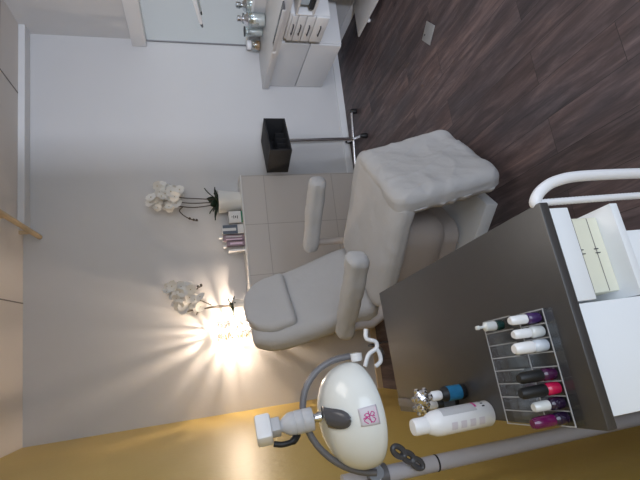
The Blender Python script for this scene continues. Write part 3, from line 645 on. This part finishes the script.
# dark strap handle over the front of the shade
bm = B(); rows = []
for j in range(17):
    k = 0.90 - 0.46 * j / 16; hw = 0.023 * math.sqrt(max(0.02, 1 - (j / 16) ** 5))
    a = k * PI / 2; r = 0.1296 * math.cos(a) ** 0.78; hw = min(hw, r * 0.92)
    rows.append([mdome @ V((q * hw + 0.016, -math.sqrt(max(1e-6, r * r - (q * hw + 0.016) ** 2)), 0.0905 * math.sin(a))) + (mdome.to_3x3() @ V((0, -0.6, 0.8))) * (0.004 + 0.008 * (1 - q * q)) for q in (-1, -0.6, -0.2, 0.2, 0.6, 1)])
g = [[bm.verts.new(p) for p in r] for r in rows]
for A, Bq in zip(g, g[1:]):
    for i in range(5): bm.faces.new((A[i], A[i + 1], Bq[i + 1], Bq[i]))
o = obj('grip', bm, M['dark_grey'], ml_, angle=80); md = o.modifiers.new('t', 'SOLIDIFY'); md.thickness = 0.012; md.offset = -1
# yoke arch from pivot to pivot
pr_, pl_ = lm(-0.095, 1.15, 1.115), lm(-0.382, 1.15, 1.10); top = lm(-0.212, 1.15, 1.272)
arc = []
cx = (pr_ + pl_) / 2; ax = (pr_ - pl_) / 2; upv = V((0.14, 0, 1)).normalized() * 0.163
for k in range(25):
    a = PI * k / 24; arc.append(cx + ax * math.cos(a) + upv * math.sin(a))
tb('yoke', M['grey_metal'], ml_, arc, 0.0085, 14)
lt('pivot_cap', M['gloss_white'], ml_, [(0.0, 0.0), (0.014, 0.001), (0.015, 0.006), (0.015, 0.02), (0, 0.022)], 18, T(pr_ + V((-0.006, -0.012, 0.002))) @ Rm(PI / 2, 'Y') @ T(V((0, 0, -0.006))))
# joint above the arch
j0 = lm(-0.225, 1.135, 1.232)
jd = (lm(-0.236, 1.15, 1.385) - j0).normalized(); mj = T(j0) @ jd.to_track_quat('Z', 'Y').to_matrix().to_4x4()
lt('joint_barrel', M['light_grey'], ml_, [(0.0, 0.016), (0.026, 0.017), (0.028, 0.02), (0.028, 0.040), (0.0265, 0.042), (0.028, 0.044), (0.028, 0.060), (0.0265, 0.062), (0.0275, 0.064), (0.026, 0.078), (0.018, 0.090), (0.014, 0.095), (0.014, 0.10), (0, 0.10)], 26, mj)
lt('joint_ball', M['chrome'], ml_, [(0.0, -0.014), (0.010, -0.010), (0.013, 0.0), (0.010, 0.01), (0.012, 0.016), (0, 0.016)], 18, mj)
bm = B(); box(bm, -0.017, 0.017, -0.02, 0.02, 0.098, 0.122, 0.003, mj); obj('joint_neck', bm, M['light_grey'], ml_)
bm = B(); box(bm, -0.031, 0.031, -0.026, 0.026, 0.119, 0.157, 0.007, mj); obj('arm_head', bm, M['gloss_white'], ml_)
bm = B(); tube(bm, smooth_path([mj @ V((0.020, -0.02, 0.06)), mj @ V((0.036, -0.015, 0.075)), mj @ V((0.040, -0.01, 0.10)), mj @ V((0.034, -0.01, 0.12))], 5), [0.009] * 6 + [0.007] * 10, 10); obj('clamp_lever', bm, M['black'], ml_)
# bracket joining the yoke to the pole, with grey linked knobs
tb('pole_bracket', M['dark_grey'], ml_, [pl_ + V((0.0, 0, -0.0)), lm(-0.40, 1.20, 1.09), lm(-0.415, 1.222, 1.075)], 0.02, 14)
lt('pole_collar', M['grey_metal'], ml_, [(0.0225, 1.045), (0.029, 1.048), (0.029, 1.105), (0.0225, 1.108)], 22)
bm = B()
for c, rr in ((lm(-0.352, 1.175, 1.022), 0.019), (lm(-0.372, 1.18, 0.995), 0.018), (lm(-0.392, 1.18, 0.972), 0.017)):
    q = Rm(0.7, 'Y'); tube(bm, [c + (q @ V((rr * 0.55 * math.cos(2 * PI * k / 18), 0, rr * math.sin(2 * PI * k / 18)))) for k in range(18)], 0.0075, 8, closed=True)
obj('knob_links', bm, M['dark_grey'], ml_)
# white bent hook at the far side of the shade, and its cord
hk = [lm(-0.130, 1.2, 1.075), lm(-0.10, 1.2, 1.06), lm(-0.086, 1.2, 1.035), lm(-0.068, 1.2, 1.035), lm(-0.056, 1.2, 1.06), lm(-0.030, 1.2, 1.058)]
tb('hook', M['gloss_white'], ml_, smooth_path(hk, 6), 0.006, 10)
hk2 = [lm(-0.134, 1.2, 1.045), lm(-0.122, 1.2, 1.028), lm(-0.102, 1.2, 1.028), lm(-0.086, 1.2, 1.035)]
tb('hook', M['gloss_white'], ml_, smooth_path(hk2, 6), 0.006, 10)
tb('power_cord', M['black'], ml_, smooth_path([lm(-0.13, 1.2, 1.04), lm(-0.11, 1.24, 1.0), lm(-0.09, 1.30, 0.985), lm(-0.09, 1.46, 0.93), lm(-0.09, 1.5, 0.5), lm(-0.15, 1.5, 0.02)], 8), 0.003, 8)
